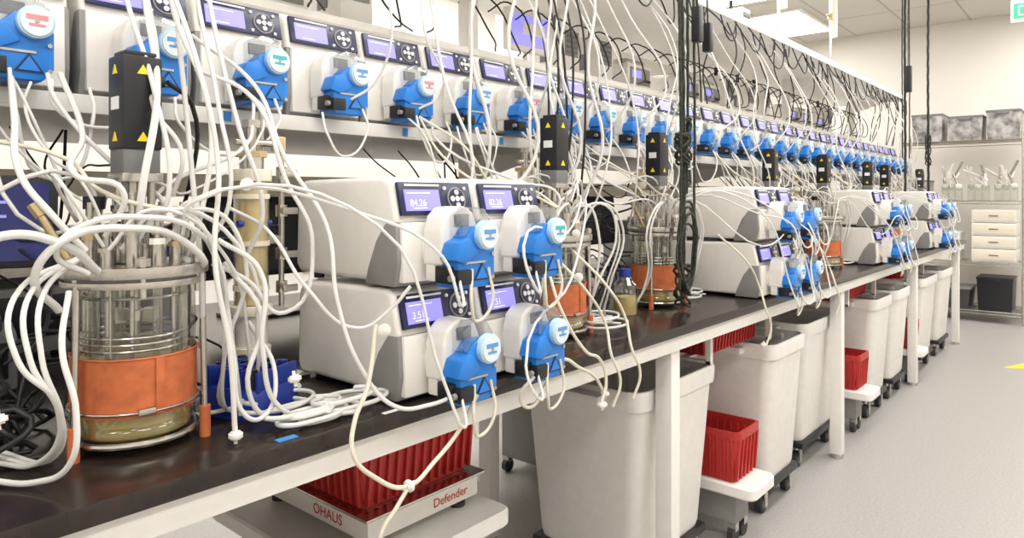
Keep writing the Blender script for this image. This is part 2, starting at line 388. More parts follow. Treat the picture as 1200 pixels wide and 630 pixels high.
# ================================================================= filtration tower
def column_mesh():
    b=MB()
    b.cyl((0,0,0),(0,0,0.012),0.055,'steel',seg=24,bev=0.002)
    b.cyl((0.05,0.05,0),(0.05,0.05,0.60),0.006,'steel',seg=12); b.box((0.04,0.04,0.006),(0.16,0.14,0.012),'steel',0.003)
    b.cyl((0,0,0.02),(0,0,0.06),0.014,'steel'); b.cyl((0,0,0.06),(0,0,0.085),0.038,'cream',seg=24)
    b.cyl((0,0,0.085),(0,0,0.15),0.032,'white',seg=24); b.cyl((0,0,0.15),(0,0,0.17),0.042,'cream',seg=24,bev=0.003)
    b.cyl((0,0,0.172),(0,0,0.418),0.031,'resin',seg=24); b.cyl((0,0,0.172),(0,0,0.418),0.034,'glass',seg=28,cap=False)
    for z in (0.2,0.29,0.385): b.cyl((0,0,z),(0,0,z+0.010),0.036,'cream',seg=20)
    b.cyl((-0.036,-0.012,0.335),(0.036,-0.012,0.335),0.007,'bluecable',seg=12)
    b.cyl((0,0,0.42),(0,0,0.445),0.040,'cream',seg=24,bev=0.003); b.cyl((0,0,0.445),(0,0,0.47),0.024,'steel',seg=20)
    b.cyl((0,0,0.47),(0,0,0.482),0.032,'brass',seg=8); b.cyl((0,0,0.482),(0,0,0.53),0.011,'steel',seg=12)
    b.cyl((-0.035,0,0.50),(0.055,0,0.50),0.007,'steel',seg=10); b.box((0.06,0,0.50),(0.02,0.03,0.03),'brass',0.003)
    b.cyl((0,0,0.53),(0,0,0.545),0.018,'steel',seg=8)
    b.cyl((0.068,0,0.16),(0.068,0,0.50),0.006,'steel',seg=10)
    for z in (0.2,0.27,0.36,0.44):
        b.cyl((0.068,0,z-0.012),(0.068,0,z+0.012),0.012,'steel',seg=8); b.cyl((0.068,0,z),(0.068,-0.03,z),0.005,'brass',seg=8)
        b.box((0.068,-0.034,z),(0.034,0.006,0.014),'steel',0.002)
    b.box((0.03,0.03,0.30),(0.07,0.07,0.018),'steel',0.003)
    return b.mesh('glass_filtration_tower')
CMh=column_mesh()
for p in [(0.735,1.33),(1.72,1.42),(2.42,1.40),(3.6,1.40),(4.2,1.42),(5.3,1.42),(6.9,1.42)]: inst('glass_filtration_tower',CMh,(p[0],p[1],BT))

# ================================================================= rear bench instruments
def inst_mesh(kind):
    b=MB()
    if kind==0:
        b.box((0,0,0.16),(0.26,0.24,0.30),'black',0.008); b.box((0,-0.121,0.22),(0.2,0.006,0.12),'lgrey',0.003); b.box((0,-0.125,0.235),(0.15,0.003,0.07),'screen')
        for i in range(4): b.cyl((-0.075+i*0.05,-0.12,0.08),(-0.075+i*0.05,-0.14,0.08),0.013,'steel',seg=14)
        for s in (-1,1): b.box((s*0.1,0,0.006),(0.02,0.2,0.014),'rubber')
    elif kind==1:
        b.box((0,0,0.09),(0.32,0.28,0.16),'lgrey',0.01); b.box((0,-0.142,0.1),(0.28,0.006,0.1),'black',0.003); b.box((-0.06,-0.147,0.11),(0.1,0.003,0.05),'screen')
        b.box((0.01,0,0.21),(0.28,0.24,0.08),'darkbox',0.006); b.box((0,-0.121,0.21),(0.2,0.005,0.03),'steel')
        for s in (-1,1):
            for t in (-1,1): b.cyl((s*0.13,t*0.1,0),(s*0.13,t*0.1,0.012),0.012,'rubber',seg=10)
    else:
        b.box((0,0.02,0.005),(0.22,0.16,0.01),'black',0.003); b.cyl((0,0.04,0.01),(0,0.04,0.2),0.014,'black',seg=12)
        b.box((0,0.0,0.26),(0.40,0.025,0.26),'black',0.006,rot=('X',-0.08)); b.box((0,-0.0145,0.26),(0.37,0.003,0.225),'screen_off',rot=('X',-0.08))
        for r in range(4): b.box((-0.05,-0.017,0.19+r*0.035),(0.2,0.001,0.003),'lgrey',rot=('X',-0.08))
    return b.mesh(['gas_control_unit','mass_flow_controller','computer_monitor'][kind])
IM=[inst_mesh(i) for i in range(3)]
nm=['gas_control_unit','mass_flow_controller','computer_monitor']
x=0.46; i=0
while x<7.2:
    kk=[1,0,2,1,0][i%5]; inst(nm[kk],IM[kk],(x,2.14+random.uniform(-.03,.03),BT),rz=random.uniform(-.04,.04)); x+=[0.3,0.39,0.44,0.37,0.3][i%5]+0.03; i+=1
b=MB()
b.box((0,0.02,0.005),(0.16,0.12,0.01),'black',0.003); b.cyl((0,0.03,0.01),(0,0.03,0.28),0.012,'black')
b.box((0,0,0.345),(0.25,0.02,0.165),'black',0.006,rot=('X',-0.1)); b.box((0,-0.0115,0.345),(0.225,0.003,0.138),'screen',rot=('X',-0.1))
for r in range(4): b.box((-0.02,-0.0138,0.305+r*0.025),(0.14,0.001,0.005),'lcd',rot=('X',-0.1))
b.obj('touchscreen_display',(0.31,1.50,BT),rz=-0.35)
# stirrer drive / power box below the display
b=MB()
b.box((0,0,0.065),(0.20,0.18,0.11),'grey',0.008); b.box((0,-0.092,0.07),(0.17,0.005,0.07),'black',0.002)
for i in range(3): b.cyl((-0.055+i*0.05,-0.09,0.07),(-0.055+i*0.05,-0.108,0.07),0.014,'lgrey',seg=16)
b.box((0,0.01,0.135),(0.15,0.13,0.03),'darkbox',0.004)
for s in (-1,1):
    for t in (-1,1): b.cyl((s*.08,t*.07,0),(s*.08,t*.07,.012),.01,'rubber',seg=8)
b.obj('stirrer_control_box',(0.33,1.74,BT),rz=-0.2)
b=MB(); b.cyl((0,0,0),(0,0,.10),.04,'glass',seg=20,cap=False); b.cyl((0,0,0.002),(0,0,.06),.037,'liquid',seg=20); b.cyl((0,0,.10),(0,0,.125),.04,'glass',r2=.018,seg=20,cap=False); b.cyl((0,0,.125),(0,0,.15),.02,'bluecable',seg=20)
bm_=b.mesh('reagent_bottle'); 
for p in [(0.61,1.42),(1.42,1.5),(1.9,1.45),(2.0,1.22),(3.1,1.5),(3.75,1.3)]: inst('reagent_bottle',bm_,(p[0],p[1],BT))
b=MB()
b.loft([(0,0.06,0.07,0.02,0,0),(0.04,0.06,0.07,0.02,0,0),(0.05,0.055,0.065,0.02,0,0)],'bluecable',True,True)
for r in range(4):
    b.box((0,-0.06+r*0.036,0.065),(0.105,0.007,0.036),'bluecable',0.002)
    for c in range(4): b.cyl((-0.04+c*0.027,-0.042+r*0.032,0.05),(-0.04+c*0.027,-0.042+r*0.032,0.085),0.008,['black','bluecable'][(r+c)%2],seg=10)
b.obj('tube_rack',(0.66,1.20,BT),rz=0.35)

# ================================================================= shelf-top controllers
def ctrl(kind):
    b=MB()
    if kind==0:
        b.box((0,0,0.075),(0.24,0.26,0.14),'white',0.008); b.box((0,-0.132,0.08),(0.2,0.004,0.09),'lgrey',0.002); b.box((-0.04,-0.135,0.09),(0.09,0.003,0.04),'lcd')
        for i in range(3): b.cyl((0.035+i*0.025,-0.13,0.06),(0.035+i*0.025,-0.142,0.06),0.008,'black',seg=10)
        b.box((0,0,0.16),(0.18,0.2,0.03),'steel',0.004)
    else:
        b.box((0,0,0.13),(0.13,0.22,0.24),'white',0.008); b.box((0,-0.112,0.16),(0.1,0.004,0.12),'lgrey',0.002)
        for i in range(4): b.box((0,-0.115,0.12+i*0.025),(0.08,0.004,0.01),'grey')
        b.cyl((0.02,0,0.25),(0.02,0,0.32),0.012,'black',seg=10); b.box((-0.067,0,0.12),(0.004,0.06,0.08),'grey',0.002)
    for s in (-1,1):
        for t in (-1,1): b.cyl((s*0.05,t*0.08,0),(s*0.05,t*0.08,0.012),0.01,'rubber',seg=8)
    return b.mesh(['gas_mixing_controller','power_supply'][kind])
CT=[ctrl(0),ctrl(1)]
x=0.42;i=0
while x<7.1:
    if min(abs(x-l) for l in legs)<.18 or abs(x-2.35)<.30: x+=.1; continue
    kk=(i*7//3)%2; inst(['gas_mixing_controller','power_supply'][kk],CT[kk],(x,2.06,1.865),rz=random.uniform(-.05,.05)); x+=random.uniform(0.29,0.38); i+=1
b=MB()
b.box((0,0.02,0.006),(0.16,0.12,0.012),'white',0.003); b.cyl((0,0.02,0.01),(0,0.02,0.08),0.012,'white')
b.box((0,0,0.15),(0.28,0.03,0.18),'white',0.008); b.box((0,-0.016,0.15),(0.23,0.003,0.13),'lcd'); b.box((0.02,-0.018,0.16),(0.14,0.002,0.05),'paper')
b.obj('tablet_display',(2.36,1.93,1.865),rz=-0.1)
for x in (2.9,3.5,4.3,5.15,6.3,6.75):
    kk=random.randint(0,1); inst(['gas_mixing_controller','power_supply'][kk],CT[kk],(x,1.85,TZ))

# ================================================================= BINS
def bin_mesh(L):
    b=MB(); hx=L/2; hy=0.24
    z0,z1=0.13,0.70
    b.loft([(z0,hx*0.80,hy*0.80,0.04,0,0),(z0+0.02,hx*0.83,hy*0.83,0.05,0,0),(z1-0.06,hx*0.96,hy*0.96,0.05,0,0),(z1-0.06,hx*1.0,hy*1.0,0.05,0,0),
            (z1-0.012,hx*1.01,hy*1.01,0.05,0,0),(z1,hx*1.0,hy*1.0,0.05,0,0),(z1,hx*0.965,hy*0.965,0.05,0,0),(z0+0.04,hx*0.80,hy*0.80,0.04,0,0)],'bin')
    b.loft([(z0+0.045,hx*0.79,hy*0.79,0.04,0,0),(z0+0.05,hx*0.79,hy*0.79,0.04,0,0)],'bin',True,True)
    b.box((hx+0.02,0,z1-0.03),(0.08,0.28,0.03),'bin',0.012); b.box((-hx-0.02,0,z1-0.03),(0.06,0.24,0.028),'bin',0.010)
    b.prism([(-0.14,z1-0.045),(0.14,z1-0.045),(0.10,z1-0.12),(-0.10,z1-0.12)],'x',hx*0.94,hx*1.0,'bin',0.004)
    for s in (-1,1):
        b.box((hx*0.93,s*hy*0.55,0.42),(0.03,0.04,0.42),'bin',0.008,rot=('Y',0.05))
    b.box((0,0,0.115),(L*0.86,0.42,0.03),'black',0.006)
    for sx in (-1,1):
        for sy in (-1,1):
            x,y=sx*hx*0.72,sy*0.165
            b.cyl((x,y-0.014,0.038),(x,y+0.014,0.038),0.038,'rubber',seg=20,bev=0.003); b.cyl((x,y-0.017,0.038),(x,y+0.017,0.038),0.02,'lgrey',seg=14)
            b.box((x,y-0.021,0.06),(0.03,0.005,0.07),'steel'); b.box((x,y+0.021,0.06),(0.03,0.005,0.07),'steel'); b.cyl((x,y,0.085),(x,y,0.105),0.02,'steel',seg=12)
    return b.mesh('waste_bin')
for (xa,xb) in [(1.85,2.40),(2.80,3.20),(3.36,3.98),(4.42,4.82),(4.93,5.33),(5.78,6.3),(6.5,7.0)]:
    inst('waste_bin',bin_mesh(xb-xa),((xa+xb)/2,1.315 if xa in (1.85,3.36) else 1.26,0))

def tote_mesh(L,W,Ht):
    b=MB(); hx,hy=L/2,W/2
    b.loft([(0,hx*.88,hy*.88,.02,0,0),(Ht-.03,hx*.97,hy*.97,.02,0,0),(Ht-.03,hx,hy,.02,0,0),(Ht,hx,hy,.02,0,0),(Ht,hx*.95,hy*.95,.02,0,0),(.01,hx*.86,hy*.86,.02,0,0)],'red')
    b.loft([(.011,hx*.86,hy*.86,.02,0,0),(.014,hx*.86,hy*.86,.02,0,0)],'red',True,True)
    n=int(L/0.03)
    for i in range(n):
        x=-hx*.85+i*(2*hx*.85)/(n-1)
        for s in (-1,1): b.box((x,s*hy*.935,Ht*.45),(.008,.014,Ht*.82),'red',0.002,rot=('X',s*-0.07*hy/0.2))
    n=int(W/0.03)
    for i in range(n):
        y=-hy*.85+i*(2*hy*.85)/(n-1)
        for s in (-1,1): b.box((s*hx*.935,y,Ht*.45),(.014,.008,Ht*.82),'red',0.002,rot=('Y',s*0.07*hx/0.2))
    return b.mesh('red_tote')
TM=tote_mesh(0.50,0.40,0.20)
def scale_obj(loc, main=False, sx_=.44, sy_=.38):
    b=MB()
    b.box((0,0,0.055),(sx_,sy_,0.055),'white',0.006); b.box((0,0,0.088),(sx_+.03,sy_+.03,0.008),'steel',0.003)
    for sx in (-1,1):
        for sy in (-1,1):
            b.cyl((sx*(sx_/2-.04),sy*(sy_/2-.04),0.0),(sx*(sx_/2-.04),sy*(sy_/2-.04),0.012),0.022,'rubber',seg=16); b.cyl((sx*(sx_/2-.04),sy*(sy_/2-.04),0.012),(sx*(sx_/2-.04),sy*(sy_/2-.04),0.03),0.009,'steel',seg=10)
    o=b.obj('bench_scale',loc)
    if main:
        text(o,'OHAUS',(-sx_/2-.0008,-.02,0.042),(math.pi/2,0,-math.pi/2),0.036,'redtext')
        text(o,'Defender',(0.02,-sy_/2-.0008,0.044),(math.pi/2,0,0),0.032,'redtext')
    return o
def platform(loc, sx, sy, ht):
    b=MB(); b.loft([(ht-0.045,sx/2-.006,sy/2-.006,.03,0,0),(ht-.038,sx/2,sy/2,.035,0,0),(ht-.006,sx/2,sy/2,.035,0,0),(ht,sx/2-.006,sy/2-.006,.03,0,0)],'steelwhite',True,True)
    b.bb((-sx/2+.05,-sy/2+.09,0.075),(sx/2-.05,sy/2-.09,ht-.04),'lgrey',.006)
    for s in (-1,1):
        for t in (-1,1):
            b.cyl((s*(sx/2-.07),t*(sy/2-.11)-.012,0.03),(s*(sx/2-.07),t*(sy/2-.11)+.012,0.03),0.03,'rubber',seg=16)
            b.box((s*(sx/2-.07),t*(sy/2-.11),0.06),(.03,.034,.03),'steel')
    return b.obj('rolling_platform',loc)
platform((1.17,1.55,0),0.52,0.66,0.465)
scale_obj((1.195,1.545,0.465),True,.37,.48)
inst('red_tote',TM,(1.20,1.56,0.558),rz=math.pi/2)
inst('red_tote',TM,(0.30,1.75,0.508)); scale_obj((0.30,1.75,0.415)); platform((0.3,1.75,0),0.6,0.5,0.415)
TS=tote_mesh(0.20,0.40,0.19)
for x in (2.58,4.20,5.56):
    platform((x,1.2,0),0.22,0.46,0.24); inst('red_tote',TS,(x,1.23,0.241))
for x in (2.75,4.5,6.1):
    platform((x,2.02,0),0.64,0.52,0.45); scale_obj((x,2.02,0.45)); inst('red_tote',TM,(x,2.01,0.543))
for x in (2.64,4.36,5.80):
    b=MB()
    for s in (-1,1):
        b.bb((x+s*.285-.01,1.08,0.702),(x+s*.285+.01,1.10,0.832),'steelwhite'); b.bb((x+s*.285-.01,1.46,0.702),(x+s*.285+.01,1.48,0.88),'steelwhite')
        b.bb((x+s*.285-.01,1.08,0.702),(x+s*.285+.01,1.48,0.712),'steelwhite')
    b.bb((x-0.285,1.18,0.702),(x+0.285,1.21,0.709),'steelwhite'); b.bb((x-0.285,1.40,0.702),(x+0.285,1.43,0.709),'steelwhite')
    b.obj('tote_hanger_rack')
    o=inst('red_tote',TM,(x,1.29,0.711)); o.scale=(1,.9,.8)

# ================================================================= end wall wire shelf + contents
b=MB(); xs0,xs1,ya,yb=8.62,9.1,0.66,1.75
for x in (xs0,xs1):
    for y in (ya,yb): b.cyl((x,y,0),(x,y,2.0),0.013,'steel',seg=12)
zs=[0.12,0.62,1.25,1.88]
for z in zs:
    for y in (ya,yb): b.cyl((xs0,y,z),(xs1,y,z),0.006,'steel',seg=8)
    for x in (xs0,xs1): b.cyl((x,ya,z),(x,yb,z),0.006,'steel',seg=8); b.cyl((x,ya,z-0.03),(x,yb,z-0.03),0.004,'steel',seg=8)
    for i in range(24):
        x=xs0+(i+.5)*(xs1-xs0)/24; b.cyl((x,ya,z+0.004),(x,yb,z+0.004),0.0025,'steel',seg=6)
b.obj('wire_shelving_unit')
def sbox(name, lo, hi, m, lid=None):
    b=MB(); cx,cy=(lo[0]+hi[0])/2,(lo[1]+hi[1])/2; hx,hy=(hi[0]-lo[0])/2,(hi[1]-lo[1])/2; z0,z1=lo[2],hi[2]
    b.loft([(z0,hx*.9,hy*.9,.015,cx,cy),(z1-.02,hx*.97,hy*.97,.015,cx,cy)],m,True,False)
    b.loft([(z1-.02,hx,hy,.015,cx,cy),(z1,hx,hy,.015,cx,cy)],lid or m,True,True)
    b.box((lo[0]-.003,cy,z1-.03),(.012,.1,.03),lid or m,.003)
    return b.obj(name)
M['clearbox']=mat('translucent_tote',(0.33,0.32,0.31),0.35,noise=0.6,scale=14)
for (y0,y1,z1) in [(0.68,0.98,.3),(1.0,1.32,.26),(1.36,1.66,.3)]:
    sbox('clear_storage_tote',(8.66,y0,1.887),(9.06,y1,1.887+z1),'clearbox','grey')
sbox('clear_storage_tote',(8.66,1.50,1.257),(9.06,1.72,1.257+.22),'clearbox','grey')
sbox('dark_storage_tote',(8.64,1.10,.127),(9.06,1.70,.127+.22),'darkbox','lgrey')
sbox('black_waste_tote',(8.62,0.74,.127),(9.04,1.06,.127+.34),'black','black')
b=MB()
for r in range(4):
    b.bb((8.66,0.72,.627+r*.135),(9.05,1.10,.757+r*.135),'white',.005); b.bb((8.652,0.74,.645+r*.135),(8.66,1.08,.742+r*.135),'cream',.002); b.bb((8.645,0.87,.69+r*.135),(8.652,0.95,.70+r*.135),'grey')
b.obj('drawer_cabinet')
sbox('white_carton',(8.66,1.2,.627),(9.0,1.45,.627+.3),'white','paper')
sbox('white_carton',(8.66,1.5,.627),(9.0,1.7,.627+.4),'cream','paper')
b=MB()
for i in range(9):
    x=8.7+.12*(i%3); y=0.74+.08*i; q=random.uniform(-.04,.05)
    b.cyl((x,y,1.257),(x,y,1.257+.16),.035,'glass',seg=14); b.cyl((x,y,1.257),(x,y,1.257+.004),.034,'lgrey',seg=14); b.cyl((x,y,1.41),(x,y+q,1.257+.28+.04*(i%3)),.014,'white' if i%2 else 'steel',seg=10)
    b.sph((x,y,1.40),.035,'glass' if i%2 else 'white'); b.cyl((x-.05,y-.03+q,1.45+q),(x+.05,y+.05-q,1.55),.008,'white',seg=8)
    b.cyl((x,y+q,1.50),(x,y+.06-q*2,1.62+q),.012,'white' if i%3 else 'lgrey',seg=8)
b.obj('glassware_set')
b=MB()
b.bb((-2.5,4.2,0.0),(8.6,4.785,0.88),'cream',0.004); b.bb((-2.52,4.16,0.88),(8.62,4.785,0.915),'bench',0.003)
for i in range(18):
    x=-2.45+i*0.61; b.bb((x,4.182,.12),(x+.58,4.2,.86),'steelwhite',.003); b.bb((x+.25,4.172,.78),(x+.35,4.182,.79),'steel')
b.obj('base_cabinet_run')

# ================================================================= TUBING
R=random.uniform
def wander(a,b,n=4,amp=0.05,sag=0.0,out=0.0):
    a=Vector(a); b=Vector(b); pts=[a]
    for i in range(1,n):
        t=i/n; p=a.lerp(b,t)+Vector((R(-amp,amp),R(-amp,amp)*.6-out*math.sin(math.pi*t),R(-amp,amp)*.5-sag*math.sin(math.pi*t)))
        p.z=max(p.z,BT+.012); pts.append(p)
    pts.append(b); return pts
def disc(b,p,r=0.013,ax=(0,0,1),m='white'):
    p=Vector(p); ax=Vector(ax).normalized()
    b.cyl(p-ax*.0035,p+ax*.0035,r,m,seg=20,bev=.001); b.cyl(p-ax*.006,p+ax*.006,r*.7,m,seg=16); b.cyl(p-ax*.013,p+ax*.013,r*.28,m,seg=10)

main=[]
for k_ in range(3):
    j=k_*0.016
    main.append(([(.15,1.27+j,.92+j*.3),(.26,1.22+j,.922+j*.4),(.305+j*.5,1.13,.93),(.315-j*.3,1.06-j*.3,1.0+j),(.29-j*.8,1.05,1.09),(.30-j,1.08,1.17),(.36,1.12,1.215)],.0036))
main.append(([(.15,1.20,.925),(.24,1.15,.922),(.29,1.08,.922),(.315,1.03,.95),(.32,1.02,1.02),(.31,1.04,1.10),(.33,1.08,1.17)],.004))
main.append(([(.33,1.12,1.14),(.29,1.08,1.195),(.325,1.06,1.245),(.40,1.05,1.255),(.48,1.08,1.235),(.53,1.11,1.19),(.51,1.14,1.20)],.0055))
main.append(([(.36,1.10,1.19),(.315,1.08,1.225),(.345,1.06,1.262),(.42,1.05,1.270),(.50,1.08,1.25),(.555,1.12,1.20),(.575,1.10,1.05),(.60,1.12,.93)],.0042))
main.append(([(.10,1.14,1.12),(.18,1.08,1.20),(.25,1.06,1.25),(.32,1.07,1.235),(.38,1.12,1.19)],.006))
main.append(([(.33,1.35,1.49),(.31,1.25,1.42),(.30,1.18,1.33),(.33,1.14,1.27),(.37,1.14,1.22)],.005))
for (x0,z0,x1,x2,z2,r) in [(.49,1.9,.475,.445,1.23,.0058),(.46,1.9,.47,.47,1.24,.004),(.53,1.9,.56,.52,1.2,.0042),(.545,1.9,.53,.545,1.05,.0044),(.57,1.9,.575,.56,1.22,.0038),(.385,1.5,.36,.40,1.24,.0045),(.60,1.85,.61,.63,1.2,.0042),(.51,1.7,.47,.50,1.3,.0036)]:
    main.append(([(x0,1.30,z0),(x0+R(-.01,.01),1.22,(z0*.6+z2*.4)),(x1,1.15,(z0*.35+z2*.65)),(x2+R(-.02,.02),1.12,z2+.07),(x2,1.15,z2)],r))
main.append(([(.52,1.28,1.75),(.53,1.12,1.5),(.545,1.09,1.35),(.525,1.06,1.2),(.545,1.05,1.05),(.55,1.045,.93)],.0042))
main.append(([(.60,1.30,1.60),(.66,1.18,1.50),(.67,1.10,1.37),(.715,1.04,1.25),(.71,1.0,1.12),(.735,.97,1.01),(.79,.945,.935),(.86,.93,.925),(.93,.92,.935)],.0038))
main.append(([(.56,1.2,1.52),(.62,1.12,1.47),(.66,1.08,1.33),(.70,1.06,1.22),(.66,1.08,1.10),(.60,1.10,1.16),(.55,1.12,1.19)],.0038))
main.append(([(.55,1.1,1.23),(.60,1.06,1.18),(.60,1.05,1.05),(.63,1.05,.95),(.70,1.04,.922),(.76,1.06,.93),(.79,1.03,.922)],.0042))
main.append(([(.57,1.12,1.19),(.61,1.07,1.1),(.58,1.06,.99),(.62,1.06,.93),(.70,1.05,.922),(.76,1.02,.92),(.70,1.02,.925)],.0042))
main.append(([(.63,1.15,1.08),(.64,1.08,1.0),(.60,1.05,.94),(.57,1.05,.95),(.56,1.07,1.05),(.55,1.1,1.15)],.0038))
main.append(([(.62,1.2,1.28),(.65,1.12,1.24),(.69,1.06,1.14),(.75,1.0,1.07),(.80,.97,1.10),(.83,.95,1.14)],.0033))
for k_ in range(7):
    cx,cy=.71+R(-.06,.07),1.045+R(-.02,.03); rr=R(.03,.06)
    main.append(([Vector((cx+rr*1.3*math.cos(t*.9),max(cy+rr*.6*math.sin(t*.9),YB+.015),BT+.008+.003*k_+.001*t)) for t in range(9)],.0042))
edge=[]
edge.append(([(.76,.96,1.08),(.73,.945,.98),(.70,.94,.93),(.69,.93,.885),(.73,.925,.835),(.80,.92,.80),(.86,.92,.825),(.92,.915,.87),(.95,.90,.93)],.004))
edge.append(([(.80,.92,.80),(.77,.92,.77),(.745,.925,.74),(.74,.925,.71)],.0038))
edge.append(([(1.12,.90,.93),(1.10,.92,.89),(1.13,.92,.86),(1.19,.92,.90),(1.25,.93,.935),(1.34,.94,.90),(1.42,.95,.86),(1.46,.955,.82)],.004))
edge.append(([(1.36,1.05,1.12),(1.33,.98,1.02),(1.38,.95,.93),(1.44,.95,.90),(1.46,.945,.84),(1.44,.945,.80)],.0038))
for (x,y) in [(1.5,1.02),(1.6,1.02),(2.5,1.0),(3.35,1.0)]:
    edge.append(([(x-.05,y+.10,1.16),(x-.02,y,1.06),(x+.04,y-.02,.97),(x+.02,y-.05,.90),(x+.05,y-.06,.82),(x+.03,y-.05,.76)],.0038))
curve('silicone_tubing',main,'tube',res=8,bres=3)
curve('pump_tubing',edge,'tubeamber',res=8,bres=3)
hb=[];ha=[]
for h in heads:
    near=min(reactors,key=lambda r:(r[0]-h.x+ (0.15 if h.x<1.2 else 0))**2)
    for s in (-1,1):
        if h.x<1.2 and s==1: continue
        a=h+Vector((.035*s-.01,-.03,.03))
        tgt=(near[0]+R(-.07,.07),near[1]-.05+R(-.03,.03),BT+.33)
        hb.append(([a,a+Vector((.02*s,-.03,-.05)),a+Vector((.06*s,-.02,.02+R(-.02,.03))),Vector((a.x*.6+tgt[0]*.4,a.y*.6+tgt[1]*.4-.05,1.15+R(-.08,.12))),Vector(tgt)+Vector((0,-.03,.05)),tgt],.003))
    a=h+Vector((-.01,-.03,.0)); ha.append(([a+Vector((0,0,.04)),a+Vector((-.01,-.01,-.03)),a+Vector((.015,0,-.06)),a+Vector((.05,-.005,-.03)),a+Vector((.045,0,.04))],.0033))
curve('pump_head_tubing',hb,'tube'); curve('pump_head_loop_tubing',ha,'tubeamber')
for i,(rx,ry) in enumerate(reactors):
    T=[];C=[];A=[]
    n=[8,12,12,11,11][i] if i<5 else 8
    for k_ in range(n):
        h=random.choice([s for s in sheads if abs(s.x-rx)<.5] or sheads)
        a=h+Vector((R(-.05,.05),-.03,R(.0,.03))); e=Vector((rx+R(-.07,.07),ry+R(-.06,.05),BT+R(.31,.38)))
        mid=a.lerp(e,.4)+Vector((R(-.08,.08),-R(.0,.08),R(-.15,-.02)))
        mid2=a.lerp(e,.8)+Vector((R(-.06,.06),-R(.0,.05),R(-.02,.06)))
        T.append(([a,a+Vector((R(-.03,.03),-.03,-.04)),mid,mid2,e],R(.0023,.0038)))
    for k_ in range(5 if i else 4):
        e=Vector((rx+R(-.08,.08),ry-.05,BT+.31)); s=random.choice((-1,1)) if i else 1; w=R(.11,.2)
        T.append(([e,e+Vector((s*.05,-.03,.06)),e+Vector((s*w,-.04,-.02)),Vector((rx+s*w,ry-.06,BT+.12)),Vector((rx+s*w*1.2,ry-.02,BT+.02)),Vector((rx+s*(w+.1),ry+R(-.06,.05),BT+.012))],R(.0028,.004)))
    for k_ in range(3):
        cx,cy=rx+R(.12,.3),ry+R(-.12,.05); rr=R(.04,.08)
        T.append(([Vector((cx+rr*math.cos(t*.9)*(1+.1*math.sin(t)),max(cy+rr*.7*math.sin(t*.9),YB+.02),BT+.008+.004*k_+.002*t)) for t in range(12)],.0038))
    for k_ in range(6):
        a=Vector((rx+R(-.3,.3),1.80,1.45)); e=Vector((rx+R(-.15,.15),ry+.15,BT+R(.02,.45)))
        C.append((wander(a,e,5,.07,sag=.08,out=.0),R(.002,.0035)))
    for k_ in range(8):
        a=Vector((rx+R(-.3,.3),ry+R(.15,.35),BT+.01)); e=Vector((rx+R(-.3,.3),ry+R(.15,.4),BT+.01))
        C.append((wander(a,e,6,.10,sag=-.12),R(.0025,.004)))
    C.append(([Vector((rx+.05,ry,BT+.58)),Vector((rx+.10,ry+.02,BT+.55)),Vector((rx+.13,ry+.1,BT+.4)),Vector((rx+.2,1.6,BT+.3))],.004))
    for k_ in range(2):
        h=random.choice([s for s in sheads if abs(s.x-rx)<.5] or sheads)
        A.append((wander(h+Vector((0,-.03,.02)),(rx+R(-.1,.1),ry-.08,BT+.36),4,.05,out=.03,sag=.05),.0033))
    curve('silicone_tubing',T,'tube'); curve('black_cable_bundle',C,'cable'); curve('amber_tubing',A,'tubeamber')
T=[]
for h in sheads:
    a=h+Vector((R(-.03,.03),-.035,.02)); e=h+Vector((random.choice((-1,1))*R(.08,.24),-.035,R(0,.02)))
    m1=a.lerp(e,.5)+Vector((0,-R(.01,.04),-R(.08,.22)))
    T.append(([a,a+Vector((0,-.02,-.05)),m1,e+Vector((0,-.02,-.05)),e],R(.0024,.0035)))
    if h.x>1.0:
        if R(0,1)<.8:
            a=Vector((h.x+R(-.1,.25),1.52,2.19)); T.append(([a,a+Vector((R(-.03,.03),-.12,-.2)),h+Vector((R(-.1,.1),-.12,.22)),h+Vector((R(-.05,.05),-.07,.08)),h+Vector((0,-.03,.04))],R(.0028,.0042)))
        if R(0,1)<.4:
            a=Vector((h.x+R(-.1,.25),1.52,2.19)); T.append(([a,a+Vector((R(-.06,.06),-.16,-.25)),h+Vector((R(-.1,.1),-.15,.1)),h+Vector((R(-.1,.1),-.18,-.15)),h+Vector((R(-.1,.1),-.1,-.3))],R(.0028,.0042)))
for p in [(1.30,1.30),(1.38,1.33),(1.47,1.25),(1.55,1.28),(1.66,1.3),(1.75,1.3),(1.9,1.3)]:
    T.append(([(p[0],1.5,2.22),(p[0]+.02,p[1],2.0),(p[0]+R(-.05,.05),p[1]-.02,1.7),(p[0]+R(-.05,.05),p[1]-.06,1.45),(p[0]+R(-.1,.1),p[1],1.25)],R(.004,.0055)))
curve('overhead_tubing',T,'tube')
C=[]
x=.9
while x<7.2:
    a=Vector((x,1.92,2.05)); e=Vector((x+R(.1,.4),1.86,1.88)); C.append(([a,a+Vector((.03,-.08,.03)),a.lerp(e,.6)+Vector((0,-.12,-R(.02,.08))),e],.0035))
    if x>2.3: a=Vector((x,1.46,2.2)); e=Vector((x+R(.15,.4),1.46,2.2)); C.append(([a,a.lerp(e,.3)+Vector((0,-.02,-R(.04,.16))),a.lerp(e,.7)+Vector((0,-.02,-R(.04,.16))),e],.0035))
    if x>2.8 and R(0,1)<.8: a=Vector((x,1.50,2.2)); e=Vector((x+R(-.1,.3),1.52,1.76)); C.append((wander(a,e,3,.05,out=.04),.0035))
    x+=.17
for x in (1.66,1.72,1.78,1.83,1.9):
    C.append(([Vector((x,1.46,2.2)),Vector((x+R(-.02,.02),1.33,1.9)),Vector((x+R(-.03,.03),1.30,1.6)),Vector((x+R(-.05,.05),1.33,1.3)),Vector((x+R(-.05,.05),1.42,BT+.01))],.0038))
